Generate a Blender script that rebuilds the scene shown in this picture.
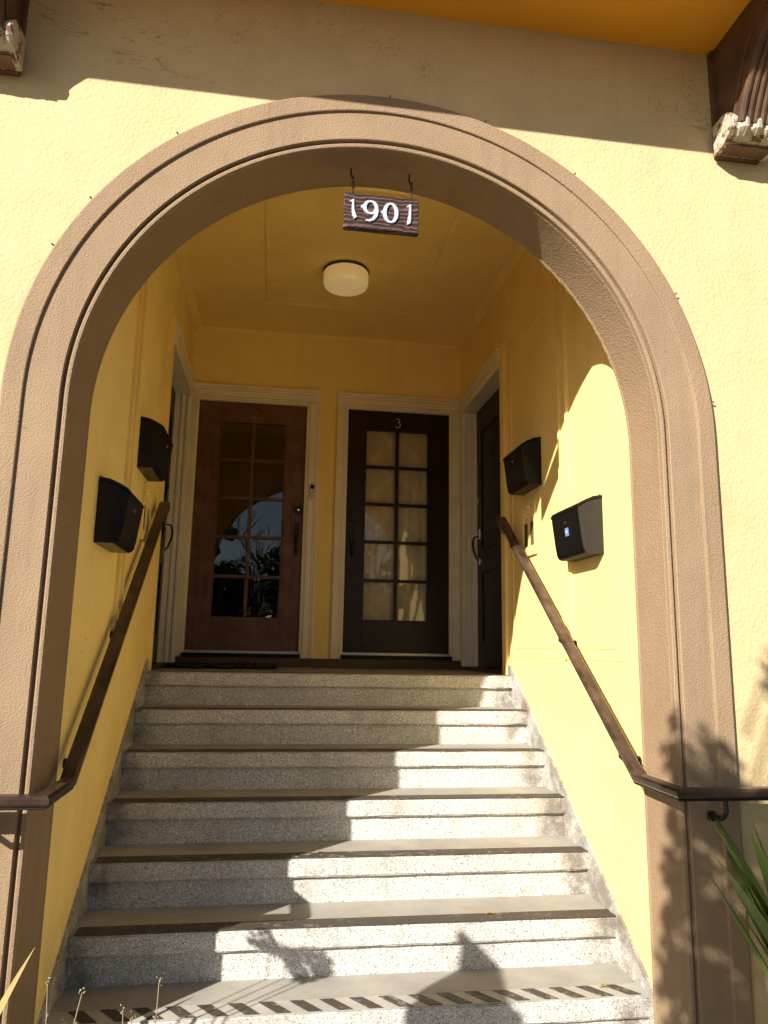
import bpy, bmesh, math, random
from mathutils import Vector, Matrix
R_ = math.radians
random.seed(7)
S = bpy.context.scene
for o in list(bpy.data.objects): bpy.data.objects.remove(o)
COL = S.collection

# ------------------------------------------------------------------ camera
CX, CY, CZ = -0.1818, -4.4277, 0.1557
YAW, PITCH, ROLL, FPX = R_(8.2937), R_(10.4141), R_(0.9948), 740.93
fw = Vector((math.sin(YAW)*math.cos(PITCH), math.cos(YAW)*math.cos(PITCH), math.sin(PITCH)))
rt = Vector((math.cos(YAW), -math.sin(YAW), 0)); up = rt.cross(fw)
rt2 = rt*math.cos(ROLL)+up*math.sin(ROLL); up2 = -rt*math.sin(ROLL)+up*math.cos(ROLL)
cd = bpy.data.cameras.new('camera'); cam = bpy.data.objects.new('camera', cd); COL.objects.link(cam)
m = Matrix((rt2, up2, -fw)).transposed().to_4x4(); m.translation = (CX, CY, CZ); cam.matrix_world = m
cd.sensor_fit = 'VERTICAL'; cd.sensor_height = 24.0; cd.lens = FPX/1024*24.0
cd.clip_start = .02; cd.clip_end = 2000
S.camera = cam
S.render.resolution_x, S.render.resolution_y = 768, 1024

# ------------------------------------------------------------------ light
SUN = Vector((1.03, 1.0, -0.76)).normalized()          # travel direction of sunlight
w = bpy.data.worlds.new('World'); S.world = w; w.use_nodes = True
nt = w.node_tree; nt.nodes.clear()
sky = nt.nodes.new('ShaderNodeTexSky'); sky.sky_type = 'NISHITA'; sky.sun_disc = False
sky.sun_elevation = math.asin(-SUN.z); sky.sun_rotation = math.atan2(-SUN.x, -SUN.y)
sky.altitude = 50; sky.air_density = 1.0; sky.dust_density = 1.0; sky.ozone_density = 1.2
bg = nt.nodes.new('ShaderNodeBackground'); bg.inputs[1].default_value = 0.050
wo = nt.nodes.new('ShaderNodeOutputWorld')
nt.links.new(sky.outputs[0], bg.inputs[0]); nt.links.new(bg.outputs[0], wo.inputs[0])
sl = bpy.data.lights.new('sun', 'SUN'); sl.energy = 5.0; sl.angle = R_(0.53); sl.color = (1.0, .93, .82)
so = bpy.data.objects.new('sun', sl); COL.objects.link(so); so.location = (-6, -6, 8)
so.rotation_euler = SUN.to_track_quat('-Z', 'Y').to_euler()
S.view_settings.view_transform = 'Standard'; S.view_settings.look = 'None'
S.view_settings.gamma = 1; S.view_settings.exposure = 1.0
S.render.engine = 'CYCLES'
S.cycles.max_bounces = 10; S.cycles.diffuse_bounces = 8; S.cycles.transparent_max_bounces = 12

# ------------------------------------------------------------------ materials
def lin(r, g, b):
    f = lambda c: (c/12.92 if c <= .04045 else ((c+.055)/1.055)**2.4)
    return (f(r/255), f(g/255), f(b/255))
class NB:
    """small node builder"""
    def __init__(s, name):
        s.m = bpy.data.materials.new(name); s.m.use_nodes = True; s.t = s.m.node_tree
        s.b = s.t.nodes['Principled BSDF']; s.out = s.t.nodes['Material Output']
        s.tc = s.t.nodes.new('ShaderNodeTexCoord'); s.v = s.tc.outputs['Object']
    def n(s, typ, **kw):
        x = s.t.nodes.new(typ)
        for k, v in kw.items():
            if k in x.inputs: x.inputs[k].default_value = v
            else: setattr(x, k, v)
        return x
    def l(s, a, b): s.t.links.new(a, b)
    def mapping(s, scale=(1, 1, 1), rot=(0, 0, 0)):
        x = s.n('ShaderNodeMapping'); x.inputs['Scale'].default_value = scale; x.inputs['Rotation'].default_value = rot
        s.l(s.v, x.inputs[0]); return x.outputs[0]
    def noise(s, scale, detail=4, rough=.5, vec=None, dist=0):
        x = s.n('ShaderNodeTexNoise'); x.inputs['Scale'].default_value = scale; x.inputs['Detail'].default_value = detail
        x.inputs['Roughness'].default_value = rough; x.inputs['Distortion'].default_value = dist
        s.l(vec or s.v, x.inputs['Vector']); return x.outputs['Fac']
    def ramp(s, fac, stops, interp='LINEAR'):
        x = s.n('ShaderNodeValToRGB'); x.color_ramp.interpolation = interp
        el = x.color_ramp.elements
        while len(el) < len(stops): el.new(.5)
        for e, (p, c) in zip(el, stops):
            e.position = p; e.color = (*c, 1) if hasattr(c, '__len__') else (c, c, c, 1)
        s.l(fac, x.inputs[0]); return x.outputs[0]
    def mix(s, f, a, b, typ='MIX'):
        x = s.n('ShaderNodeMix', data_type='RGBA', blend_type=typ)
        for sock, val in ((x.inputs[0], f), (x.inputs[6], a), (x.inputs[7], b)):
            if hasattr(val, 'links') or hasattr(val, 'is_linked'): s.l(val, sock)
            else: sock.default_value = val if not isinstance(val, tuple) else (*val, 1)
        return x.outputs[2]
    def math(s, op, a, b=0.0):
        x = s.n('ShaderNodeMath', operation=op)
        for i, v in enumerate((a, b)):
            if hasattr(v, 'is_linked'): s.l(v, x.inputs[i])
            else: x.inputs[i].default_value = v
        return x.outputs[0]
    def bump(s, h, strength=.5, dist=.01, prev=None):
        x = s.n('ShaderNodeBump'); x.inputs['Strength'].default_value = strength; x.inputs['Distance'].default_value = dist
        s.l(h, x.inputs['Height'])
        if prev is not None: s.l(prev, x.inputs['Normal'])
        return x.outputs[0]
    def done(s, col=None, rough=.7, normal=None, metallic=0, spec=.5):
        if col is not None:
            if isinstance(col, tuple): s.b.inputs['Base Color'].default_value = (*col, 1)
            else: s.l(col, s.b.inputs['Base Color'])
        if hasattr(rough, 'is_linked'): s.l(rough, s.b.inputs['Roughness'])
        else: s.b.inputs['Roughness'].default_value = rough
        s.b.inputs['Metallic'].default_value = metallic
        s.b.inputs['Specular IOR Level'].default_value = spec
        if normal is not None: s.l(normal, s.b.inputs['Normal'])
        return s.m

def stucco(name, col, grain=90, amount=.6, big=6, dirt=True, rough=.85, swirl=.35, streak=False, dark=.78, drips=0.0):
    b = NB(name)
    n1 = b.noise(big, 4, .6); n2 = b.noise(grain, 5, .6); n3 = b.noise(big*4, 5, .6, dist=1.0)
    c0 = tuple(x*.90 for x in col)
    c = b.mix(b.ramp(n1, [(.35, 0.0), (.65, 1.0)]), c0, col)
    if dirt:
        d = b.noise(2.2, 8, .7)
        if drips:
            dv = b.noise(1.0, 7, .7, vec=b.mapping((9, 9, .7)))
            c = b.mix(b.ramp(dv, [(.50, 0.0), (.72, drips)]), c, tuple(x*.62 for x in col))
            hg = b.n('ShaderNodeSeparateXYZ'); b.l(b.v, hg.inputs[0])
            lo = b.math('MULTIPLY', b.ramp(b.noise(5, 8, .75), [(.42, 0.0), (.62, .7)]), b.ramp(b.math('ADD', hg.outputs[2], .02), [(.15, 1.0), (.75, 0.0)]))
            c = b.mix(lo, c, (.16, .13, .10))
        c = b.mix(b.ramp(d, [(.55, 0.0), (.75, .55)]), c, tuple(x*dark*k for x, k in zip(col, (1, .99, .96))))
        sp = b.noise(38, 2, .5)
        c = b.mix(b.ramp(sp, [(.73, 0.0), (.77, .55)]), c, tuple(x*.5 for x in col))
    if streak:
        sv = b.mapping((1.6, 1.0, 5.0)); st = b.noise(4.5, 11, .82, vec=sv, dist=.8)
        sep = b.n('ShaderNodeSeparateXYZ'); b.l(b.v, sep.inputs[0])
        zm = b.ramp(b.math('SUBTRACT', sep.outputs[2], 3.316), [(.34, 0.0), (.52, 1.0), (.80, .7)])
        pt = b.ramp(b.noise(1.3, 3, .5), [(.47, 0.0), (.60, 1.0)])
        f = b.math('MULTIPLY', b.math('MULTIPLY', b.ramp(st, [(.56, 0.0), (.60, .8)]), zm), pt)
        c = b.mix(f, c, lin(84, 62, 34))
        vo = b.n('ShaderNodeTexVoronoi', feature='DISTANCE_TO_EDGE'); vo.inputs['Scale'].default_value = 6
        wn = b.n('ShaderNodeTexNoise'); wn.inputs['Scale'].default_value = 9; wn.inputs['Detail'].default_value = 6; b.l(b.v, wn.inputs['Vector'])
        vm = b.n('ShaderNodeVectorMath', operation='MULTIPLY_ADD'); vm.inputs[1].default_value = (.35, .35, .35); b.l(wn.outputs['Color'], vm.inputs[0]); b.l(b.v, vm.inputs[2]); b.l(vm.outputs[0], vo.inputs['Vector'])
        cr = b.math('MULTIPLY', b.ramp(vo.outputs['Distance'], [(.0, .7), (.012, 0.0)]), b.ramp(b.noise(2.1, 2, .5), [(.55, 0.0), (.62, 1.0)]))
        cr = b.math('MULTIPLY', cr, b.math('ADD', b.math('MULTIPLY', zm, .9), .1))
        c = b.mix(cr, c, lin(110, 84, 48))
    h = b.math('ADD', b.math('MULTIPLY', n2, 1.0), b.math('MULTIPLY', n3, swirl*3))
    nm = b.bump(h, amount, .006)
    nm = b.bump(b.noise(3.0, 3, .5), .25, .03, nm)
    return b.done(c, rough, nm, spec=.25)

M = {}
YEL = (0.83, 0.62, 0.235)
M['facade'] = stucco('facade_stucco', (0.63, .485, .272), 75, .65, 2.5, drips=.22, streak=True, swirl=.25)
M['inner'] = stucco('vestibule_plaster', (0.93, .715, .275), 40, .4, 1.7, drips=.18, swirl=.6, dark=.85)  # same yellow paint as the facade, lightened in colour to lift the vestibule shade
M['trimyel'] = stucco('yellow_painted_trim', (0.93, .715, .275), 30, .2, 3, dirt=False)
M['soffit'] = stucco('orange_soffit', (0.90, .42, .035), 60, .15, 2, dirt=False)  # even orange tone, deeper than the wall yellow
M['brown'] = stucco('brown_stucco', (0.315, .222, .14), 160, .75, 3, swirl=.04, dark=.78, drips=.5)
M['brownsm'] = stucco('brown_smooth_stucco', (0.305, .208, .125), 120, 1.0, 3, swirl=.04, dark=.75, drips=.4)

def terrazzo():
    b = NB('terrazzo')
    v = b.n('ShaderNodeTexVoronoi'); v.inputs['Scale'].default_value = 265; b.l(b.v, v.inputs['Vector'])
    sep = b.n('ShaderNodeSeparateColor'); b.l(v.outputs['Color'], sep.inputs[0])
    c = b.ramp(sep.outputs[0], [(0, (.20, .185, .165)), (.09, (.19, .175, .155)), (.12, (.46, .45, .42)), (.55, (.53, .515, .48)), (.6, (.56, .545, .51)), (.86, (.58, .565, .53)), (.89, (.86, .85, .82)), (1, (.90, .89, .86))])
    g = b.noise(3.5, 5, .6)
    c = b.mix(b.ramp(g, [(.4, 0.0), (.75, .45)]), c, (.30, .275, .24))
    d = b.noise(2.6, 9, .75, vec=b.mapping((1.6, 1, 1.2)))
    c = b.mix(b.ramp(d, [(.53, 0.0), (.70, .5)]), c, (.20, .165, .125))
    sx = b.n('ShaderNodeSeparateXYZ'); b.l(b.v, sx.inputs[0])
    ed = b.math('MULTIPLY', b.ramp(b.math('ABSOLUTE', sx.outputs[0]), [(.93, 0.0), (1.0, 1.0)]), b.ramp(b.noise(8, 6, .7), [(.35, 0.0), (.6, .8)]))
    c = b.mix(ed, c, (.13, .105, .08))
    nm = b.bump(b.noise(220, 3, .6), .35, .003)
    return b.done(c, .5, nm, spec=.35)
M['terrazzo'] = terrazzo()
def concrete(name, col, rough=.8, scale=4, sp=.3, bumpy=.25):
    b = NB(name)
    n = b.noise(scale, 8, .65); f = b.noise(130, 3, .6)
    c = b.mix(b.ramp(n, [(.35, 0.0), (.7, 1.0)]), tuple(x*.72 for x in col), col)
    c = b.mix(b.ramp(f, [(.3, .25), (.6, 0.0)]), c, tuple(x*.55 for x in col))
    s_ = b.noise(9, 10, .8)
    c = b.mix(b.ramp(s_, [(.62, 0.0), (.75, .45)]), c, tuple(x*.5 for x in col))
    return b.done(c, rough, b.bump(f, bumpy, .004), spec=sp)
M['tread'] = concrete('tread_paint', (.395, .375, .335))
M['band'] = concrete('pale_band', (.47, .455, .42))
M['grip'] = concrete('grip_paint', (.11, .088, .072), rough=.6, scale=7, bumpy=.5)
def scuff():
    b = NB('worn_grip_paint'); n = b.noise(26, 8, .75); n2 = b.noise(3, 5, .6); f = b.noise(140, 3, .6)
    c = b.mix(b.ramp(f, [(.3, 0.0), (.7, 1.0)]), (.045, .036, .030), (.085, .07, .058))
    m_ = b.math('MULTIPLY', b.ramp(n, [(.54, 0.0), (.61, 1.0)]), b.ramp(n2, [(.42, 0.0), (.62, .85)]))
    c = b.mix(m_, c, (.34, .32, .28))
    return b.done(c, .6, b.bump(f, .5, .004), spec=.35)
M['grip'] = scuff()
M['path'] = concrete('path_concrete', (.25, .205, .14), scale=2)
M['asphalt'] = concrete('asphalt', (.06, .06, .06), scale=2, bumpy=.8)
M['soil'] = concrete('soil', (.16, .105, .06), scale=6, bumpy=1.0)

def wood(name, col, col2, rough=.45, scale=1.0, axis=(28, 28, 1.4), spec=.4, worn=None):
    b = NB(name)
    vec = b.mapping(tuple(a*scale for a in axis))
    n = b.noise(1.0, 8, .7, vec=vec, dist=.6)
    c = b.mix(b.ramp(n, [(.33, 0.0), (.68, 1.0)]), col, col2)
    if worn:
        n2 = b.noise(1.0, 5, .6, vec=b.mapping((7, 1.6, 7)))
        c = b.mix(b.ramp(n2, [(.45, 0.0), (.75, .7)]), c, worn)
    return b.done(c, rough, b.bump(n, .3, .003), spec=spec)
M['door_red'] = wood('red_brown_door_wood', lin(78, 48, 30), lin(106, 70, 46), .42, worn=lin(126, 92, 68))
M['door_dark'] = wood('dark_door_wood', lin(30, 16, 14), lin(44, 25, 21), .35, spec=.3)
M['door_black'] = wood('near_black_door_wood', lin(14, 10, 9), lin(24, 17, 15), .35, spec=.2)
M['rail'] = wood('brown_handrail_paint', lin(40, 29, 25), lin(64, 48, 41), .30, axis=(18, 2, 18), worn=lin(124, 98, 84))
M['threshold'] = wood('threshold_wood', lin(62, 42, 26), lin(92, 66, 40), .5, axis=(2, 20, 20))
M['corbel'] = wood('dark_corbel_paint', lin(66, 44, 34), lin(92, 66, 50), .5, axis=(12, 3, 3), worn=lin(120, 92, 62))
M['casing'] = stucco('cream_casing_paint', (.88, .80, .62), 30, .15, 6, dirt=True, rough=.45, dark=.7)
def simple(name, col, rough=.5, metallic=0, spec=.5, var=.15, sc=20, bmp=0):
    b = NB(name); n = b.noise(sc, 4, .6)
    c = b.mix(b.ramp(n, [(.35, 0.0), (.7, 1.0)]), tuple(x*(1-var) for x in col), col)
    return b.done(c, rough, b.bump(n, bmp, .004) if bmp else None, metallic, spec)
M['black'] = simple('black_powder_coat', (.006, .006, .0065), .30, spec=.3)
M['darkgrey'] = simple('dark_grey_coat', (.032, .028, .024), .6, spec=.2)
M['chrome'] = simple('chrome', (.75, .75, .74), .2, 1)
M['blackiron'] = simple('black_iron', (.015, .013, .012), .45, .3)
M['brass'] = simple('aged_brass', (.35, .22, .08), .4, 1)
M['whitenum'] = simple('white_numeral_paint', (.50, .56, .66), .5, bmp=.4)
M['label'] = simple('pale_blue_sticker', (.16, .28, .62), .5)
M['alu'] = simple('pale_metal_strip', (.55, .53, .50), .35, .6)
M['lampglass'] = simple('cream_lamp_glass', (.96, .90, .72), .10, spec=1.0, var=.03)
_e = M['lampglass'].node_tree.nodes['Principled BSDF']; _e.inputs['Emission Color'].default_value = (1, .68, .27, 1); _e.inputs['Emission Strength'].default_value = .11
M['bronze'] = simple('bronze_lamp_ring', (.10, .06, .035), .4, .7)
M['matblack'] = simple('black_rubber_mat', (.018, .017, .016), .9, sc=80, bmp=.8)
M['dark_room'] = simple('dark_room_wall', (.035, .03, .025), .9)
M['stone'] = simple('post_stucco', (.55, .48, .36), .9, bmp=.4, sc=40)
M['bellwhite'] = simple('white_plastic', (.62, .58, .50), .4)
M['winpane'] = simple('dark_window_pane', (.03, .035, .04), .08)
M['roof'] = simple('roof_shingle', (.13, .10, .085), .9, bmp=.6, sc=30)
M['house2'] = simple('grey_house_stucco', (.45, .43, .38), .9)
M['lineyel'] = simple('kerb_concrete', (.38, .36, .33), .85)

def signwood():
    b = NB('carved_sign_wood')
    wv = b.n('ShaderNodeTexWave', wave_type='BANDS', bands_direction='Z'); b.l(b.mapping((.6, 1, 1)), wv.inputs['Vector'])
    wv.inputs['Scale'].default_value = 17; wv.inputs['Distortion'].default_value = 9; wv.inputs['Detail'].default_value = 3; wv.inputs['Detail Scale'].default_value = .8
    c = b.ramp(wv.outputs['Fac'], [(.20, lin(34, 21, 18)), (.5, lin(68, 44, 40)), (.9, lin(92, 64, 60))])
    return b.done(c, .55, b.bump(wv.outputs['Fac'], .9, .004))
M['sign'] = signwood()
def leadedcorbel():
    b = NB('flaking_cream_paint'); n = b.noise(26, 6, .7)
    c = b.ramp(n, [(.43, lin(104, 74, 50)), (.47, (.46, .39, .30)), (1, (.60, .54, .45))], 'LINEAR')
    return b.done(c, .8, b.bump(n, .8, .01))
M['flake'] = leadedcorbel()
def curtainmat():
    b = NB('lace_curtain')
    sep = b.n('ShaderNodeSeparateXYZ'); b.l(b.v, sep.inputs[0])
    x = b.math('SUBTRACT', sep.outputs[0], .757)
    ax = b.math('ABSOLUTE', x)
    tri = b.math('PINGPONG', sep.outputs[2], .152)
    e = b.math('SUBTRACT', b.math('ADD', .04, tri), ax)
    zig = b.math('LESS_THAN', b.math('ABSOLUTE', e), .032)
    st = b.math('GREATER_THAN', b.math('FRACT', b.math('MULTIPLY', sep.outputs[2], 46)), .72)
    c = b.mix(zig, (.74, .58, .36), (.82, .68, .44))
    c = b.mix(b.math('MULTIPLY', st, .22), c, (.80, .74, .58))
    c = b.mix(b.ramp(b.noise(7, 3), [(.3, 0.0), (.8, .35)]), c, (.52, .40, .26))
    return b.done(c, .9, b.bump(b.noise(60, 3), .2, .003))
M['curtain'] = curtainmat()
def glassmat():
    b = NB('window_glass')
    t = b.t; t.nodes.remove(b.b)
    tr = b.n('ShaderNodeBsdfTransparent'); tr.inputs[0].default_value = (.94, .95, .94, 1)
    gl = b.n('ShaderNodeBsdfGlossy'); gl.inputs['Roughness'].default_value = .01
    n = b.noise(2.2, 2, .5); bm_ = b.bump(n, .10, .02); b.l(bm_, gl.inputs['Normal'])
    fr = b.n('ShaderNodeFresnel'); fr.inputs[0].default_value = 1.5
    k = b.math('MULTIPLY', fr.outputs[0], 1.9)
    mx = b.n('ShaderNodeMixShader'); b.l(k, mx.inputs[0]); b.l(tr.outputs[0], mx.inputs[1]); b.l(gl.outputs[0], mx.inputs[2])
    b.l(mx.outputs[0], b.out.inputs[0]); return b.m
M['glass'] = glassmat()
def leafmat(name, col, col2, trans=.35, sc=3, rough=.45):
    b = NB(name)
    gi = b.n('ShaderNodeNewGeometry')
    c = b.mix(b.ramp(b.noise(sc, 3), [(.3, 0.0), (.7, 1.0)]), col, col2)
    c = b.mix(b.math('MULTIPLY', gi.outputs['Random Per Island'], .5), c, tuple(x*.55 for x in col))
    b.done(c, rough, spec=.4)
    tl = b.n('ShaderNodeBsdfTranslucent'); b.l(c, tl.inputs[0])
    mx = b.n('ShaderNodeMixShader'); mx.inputs[0].default_value = trans
    b.l(b.b.outputs[0], mx.inputs[1]); b.l(tl.outputs[0], mx.inputs[2]); b.l(mx.outputs[0], b.out.inputs[0])
    return b.m
M['leaf'] = leafmat('strap_leaf', (.10, .20, .03), (.22, .32, .05))
M['dryleaf'] = leafmat('dry_leaf', (.42, .30, .10), (.55, .42, .16))
M['weed'] = leafmat('dry_weed', (.38, .30, .18), (.46, .37, .24), .2)
M['bush'] = leafmat('shrub_foliage', (.04, .075, .02), (.09, .13, .035), .25)
M['hedge'] = leafmat('hedge_foliage', (.03, .055, .016), (.07, .10, .03), .2)
M['bark'] = simple('bark', (.12, .085, .06), .9, bmp=1, sc=25)
def grassmat():
    b = NB('grass_ground'); n = b.noise(30, 8, .8); n2 = b.noise(2, 4)
    c = b.mix(b.ramp(n, [(.3, 0.0), (.7, 1.0)]), (.05, .06, .02), (.11, .10, .05))
    c = b.mix(b.ramp(n2, [(.4, 0.0), (.7, .6)]), c, (.12, .09, .06))
    return b.done(c, .95, b.bump(n, 1, .03))
M['grass'] = grassmat()

# ------------------------------------------------------------------ helpers
def wloc(p):
    v = Vector((0, 0, 0))
    while p is not None: v += p.location; p = p.parent
    return v
def obj(name, bm, mats, parent=None, smooth=False, world=True):
    me = bpy.data.meshes.new(name)
    if isinstance(bm, tuple): me.from_pydata(*bm)
    else: bm.to_mesh(me); bm.free()
    if world and parent is not None:
        off = wloc(parent); me.transform(Matrix.Translation(-off))
    for mm in (mats if isinstance(mats, (list, tuple)) else [mats]): me.materials.append(mm)
    if smooth: me.polygons.foreach_set('use_smooth', [True]*len(me.polygons))
    o = bpy.data.objects.new(name, me); COL.objects.link(o)
    if parent is not None: o.parent = parent
    return o
def tag(o, label, cat, group=None):
    o['label'] = label; o['category'] = cat
    if group: o['group'] = group
    return o
def thing(name, loc, label, cat, group=None):
    o = bpy.data.objects.new(name, None); COL.objects.link(o); o.location = loc; o.empty_display_size = .1
    return tag(o, label, cat, group)
def struct(o): o['kind'] = 'structure'; return o
def box(bm, a, b, bev=0, mi=0):
    c = [(x+y)/2 for x, y in zip(a, b)]; s = [abs(y-x) for x, y in zip(a, b)]
    r = bmesh.ops.create_cube(bm, size=1, matrix=Matrix.Translation(c) @ Matrix.Diagonal((*s, 1)))
    vs = r['verts']; fs = {f for v in vs for f in v.link_faces}
    for f in fs: f.material_index = mi
    if bev:
        es = list({e for v in vs for e in v.link_edges})
        bmesh.ops.bevel(bm, geom=es, offset=bev, segments=2, affect='EDGES', clamp_overlap=True)
    return bm
def B(*boxes, bev=0):
    bm = bmesh.new()
    for a, b in boxes: box(bm, a, b, bev)
    return bm
def prism(bm, pts, d, plane='xz', o0=0.0, mi=0):
    """extrude polygon pts (2-D) between o0 and o0+d along the remaining axis"""
    def P(u, v, t):
        return {'xz': (u, t, v), 'yz': (t, u, v), 'xy': (u, v, t)}[plane]
    a = [bm.verts.new(P(u, v, o0)) for u, v in pts]; b = [bm.verts.new(P(u, v, o0+d)) for u, v in pts]
    n = len(pts); fs = [bm.faces.new(a), bm.faces.new(b[::-1])]
    for i in range(n):
        j = (i+1) % n; fs.append(bm.faces.new((a[j], a[i], b[i], b[j])))
    for f in fs: f.material_index = mi
    bmesh.ops.recalc_face_normals(bm, faces=bm.faces[:]); return bm
def tube(bm, pts, rad, seg=8, cap=True):
    pts = [Vector(p) for p in pts]; n = len(pts)
    rr = rad if hasattr(rad, '__len__') else [rad]*n
    rings = []; prev = None
    for i, p in enumerate(pts):
        d = (pts[min(i+1, n-1)]-pts[max(i-1, 0)]).normalized()
        if prev is None: u = d.orthogonal().normalized()
        else: u = (prev - d*prev.dot(d)).normalized()
        prev = u; v = d.cross(u)
        rings.append([bm.verts.new(p+(u*math.cos(2*math.pi*k/seg)+v*math.sin(2*math.pi*k/seg))*rr[i]) for k in range(seg)])
    for a, b in zip(rings, rings[1:]):
        for k in range(seg): bm.faces.new((a[k], a[(k+1) % seg], b[(k+1) % seg], b[k]))
    if cap: bm.faces.new(rings[0][::-1]); bm.faces.new(rings[-1])
    return bm
def lathe(bm, prof, c, seg=40):
    """prof: list of (r, z); c: centre"""
    rings = []
    for r, z in prof:
        if r < 1e-5: rings.append([bm.verts.new((c[0], c[1], c[2]+z))])
        else: rings.append([bm.verts.new((c[0]+r*math.cos(2*math.pi*k/seg), c[1]+r*math.sin(2*math.pi*k/seg), c[2]+z)) for k in range(seg)])
    for a, b in zip(rings, rings[1:]):
        for k in range(seg):
            k2 = (k+1) % seg
            if len(a) == 1: bm.faces.new((a[0], b[k], b[k2]))
            elif len(b) == 1: bm.faces.new((a[k], a[k2], b[0]))
            else: bm.faces.new((a[k], a[k2], b[k2], b[k]))
    bmesh.ops.recalc_face_normals(bm, faces=bm.faces[:]); return bm
def sweep_rect(path, w_, h_, bev=.008):
    """rectangular rail swept with mitred joints"""
    P = [Vector(p) for p in path]; D = [(b-a).normalized() for a, b in zip(P, P[1:])]
    bm = bmesh.new()
    oct_ = []
    b = bev
    for sx, sz in ((1, 1), (-1, 1), (-1, -1), (1, -1)):
        q = [(sx*(w_/2-b), sz*h_/2), (sx*w_/2, sz*(h_/2-b))]
        if sx*sz > 0: q = q[::-1]
        oct_ += q
    rings = []
    for i, p in enumerate(P):
        d = D[min(i, len(D)-1)]
        side = d.cross(Vector((0, 0, 1))).normalized(); u = side.cross(d).normalized()
        nrm = (D[i-1]+D[i]).normalized() if 0 < i < len(P)-1 else d
        ring = []
        for a, c in oct_:
            q = p+side*a+u*c
            q = q + d*((p-q).dot(nrm)/d.dot(nrm))
            ring.append(bm.verts.new(q))
        rings.append(ring)
    n = len(oct_)
    for a, c in zip(rings, rings[1:]):
        for k in range(n): bm.faces.new((a[k], a[(k+1) % n], c[(k+1) % n], c[k]))
    bm.faces.new(rings[0]); bm.faces.new(rings[-1][::-1])
    bmesh.ops.recalc_face_normals(bm, faces=bm.faces[:])
    return bm
def subdiv_long(bm, maxlen):
    for _ in range(6):
        es = [e for e in bm.edges if e.calc_length() > maxlen]
        if not es: break
        bmesh.ops.subdivide_edges(bm, edges=es, cuts=1, use_grid_fill=True)

# ------------------------------------------------------------------ dimensions
RI, T, OV = 0.1832, 0.2630, 0.026
WL, WR, XM = -0.8924, 1.2778, 0.178
D = 1.2808; F = -1.8735; FB = F+.2333; FW = F+.010
A, AB, ZS = 1.085, 1.0903, 0.9804
ZC = 2.6542; ZSOF = 2.7017
GZ = -8*RI            # ground level

# ------------------------------------------------------------------ ground, street
def sheet(name, x0, y0, x1, y1, z, mat):
    bm = bmesh.new(); vs = [bm.verts.new(p) for p in ((x0, y0, z), (x1, y0, z), (x1, y1, z), (x0, y1, z))]; bm.faces.new(vs)
    return struct(obj(name, bm, mat))
sheet('ground', -150, -150, 150, 150, GZ-.012, M['grass'])
sheet('planting_soil', -5, -2.9, -1.3, FW, GZ-.004, M['soil'])
sheet('planting_bed', 1.45, -2.9, 6, FW, GZ-.004, M['soil'])
sheet('path', -1.05, -6.5, 1.45, -2.0, GZ, M['path'])
struct(obj('pavement', B(((-60, -8.4, GZ-.14), (60, -6.5, GZ+.004)), bev=.01), M['path']))
sheet('road', -60, -17, 60, -8.4, GZ-.008, M['asphalt'])
for yy, nm in ((-8.55, 'kerb'), (-17.1, 'kerb')):
    struct(obj(nm, B(((-60, yy, GZ-.1), (60, yy+.148, GZ+.006)), bev=.015), M['lineyel']))
struct(obj('opposite_pavement', B(((-60, -19, GZ-.14), (60, -17.11, GZ+.005)), bev=.01), M['path']))

# ------------------------------------------------------------------ building
H = thing('apartment_entrance', (XM, 0, GZ), 'pale yellow stucco apartment house with a brown arched entrance and recessed vestibule', 'building')
# facade with arched hole
bm = bmesh.new()
ro = .10; NSEG = 64
XL0, XR0, ZT = -5.0, 6.0, ZSOF+.02
pts = [(XM-A-ro, GZ-.1)]
for k in range(NSEG+1):
    th = math.pi-math.pi*k/NSEG; pts.append((XM+(A+ro)*math.cos(th), ZS+(AB+ro)*math.sin(th)))
pts.append((XM+A+ro, GZ-.1))
prev = None
def quad(*p): bm.faces.new([bm.verts.new((x, FW, z)) for x, z in p])
quad((XL0, GZ-.1), (pts[0][0], GZ-.1), (pts[0][0], ZT), (XL0, ZT))
quad((pts[-1][0], GZ-.1), (XR0, GZ-.1), (XR0, ZT), (pts[-1][0], ZT))
for a, b in zip(pts[1:-1], pts[2:-1]): quad(a, b, (b[0], ZT), (a[0], ZT))
bmesh.ops.remove_doubles(bm, verts=bm.verts[:], dist=1e-5)
bmesh.ops.recalc_face_normals(bm, faces=bm.faces[:])
r = bmesh.ops.extrude_face_region(bm, geom=bm.faces[:])
bmesh.ops.translate(bm, verts=[v for v in r['geom'] if isinstance(v, bmesh.types.BMVert)], vec=(0, .12, 0))
bmesh.ops.recalc_face_normals(bm, faces=bm.faces[:])
obj('facade_wall', bm, M['facade'], H)

# arch surround and reveal: profile (radial offset outwards, y) swept along jamb-arc-jamb
def archsweep(prof, name, mat, kb=1.0):
    path = []
    zb = GZ-.05
    nj = 14
    for k in range(nj): path.append(('L', zb+(ZS-zb)*k/nj))
    for k in range(97): path.append(('A', math.pi-math.pi*k/96))
    for k in range(1, nj+1): path.append(('R', ZS-(ZS-zb)*k/nj))
    bm = bmesh.new(); rings = []
    for kind, q in path:
        ring = []
        for r_, y in prof:
            if kind == 'L': p = (XM-A-r_, y, q)
            elif kind == 'R': p = (XM+A+r_, y, q)
            else: p = (XM+(A+r_)*math.cos(q), y, ZS+(AB+r_)*math.sin(q))
            ring.append(bm.verts.new(p))
        rings.append(ring)
    for a, b in zip(rings, rings[1:]):
        for k in range(len(prof)-1): bm.faces.new((a[k], a[k+1], b[k+1], b[k]))
    bmesh.ops.recalc_face_normals(bm, faces=bm.faces[:])
    return obj(name, bm, mat, H, smooth=False)
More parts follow.
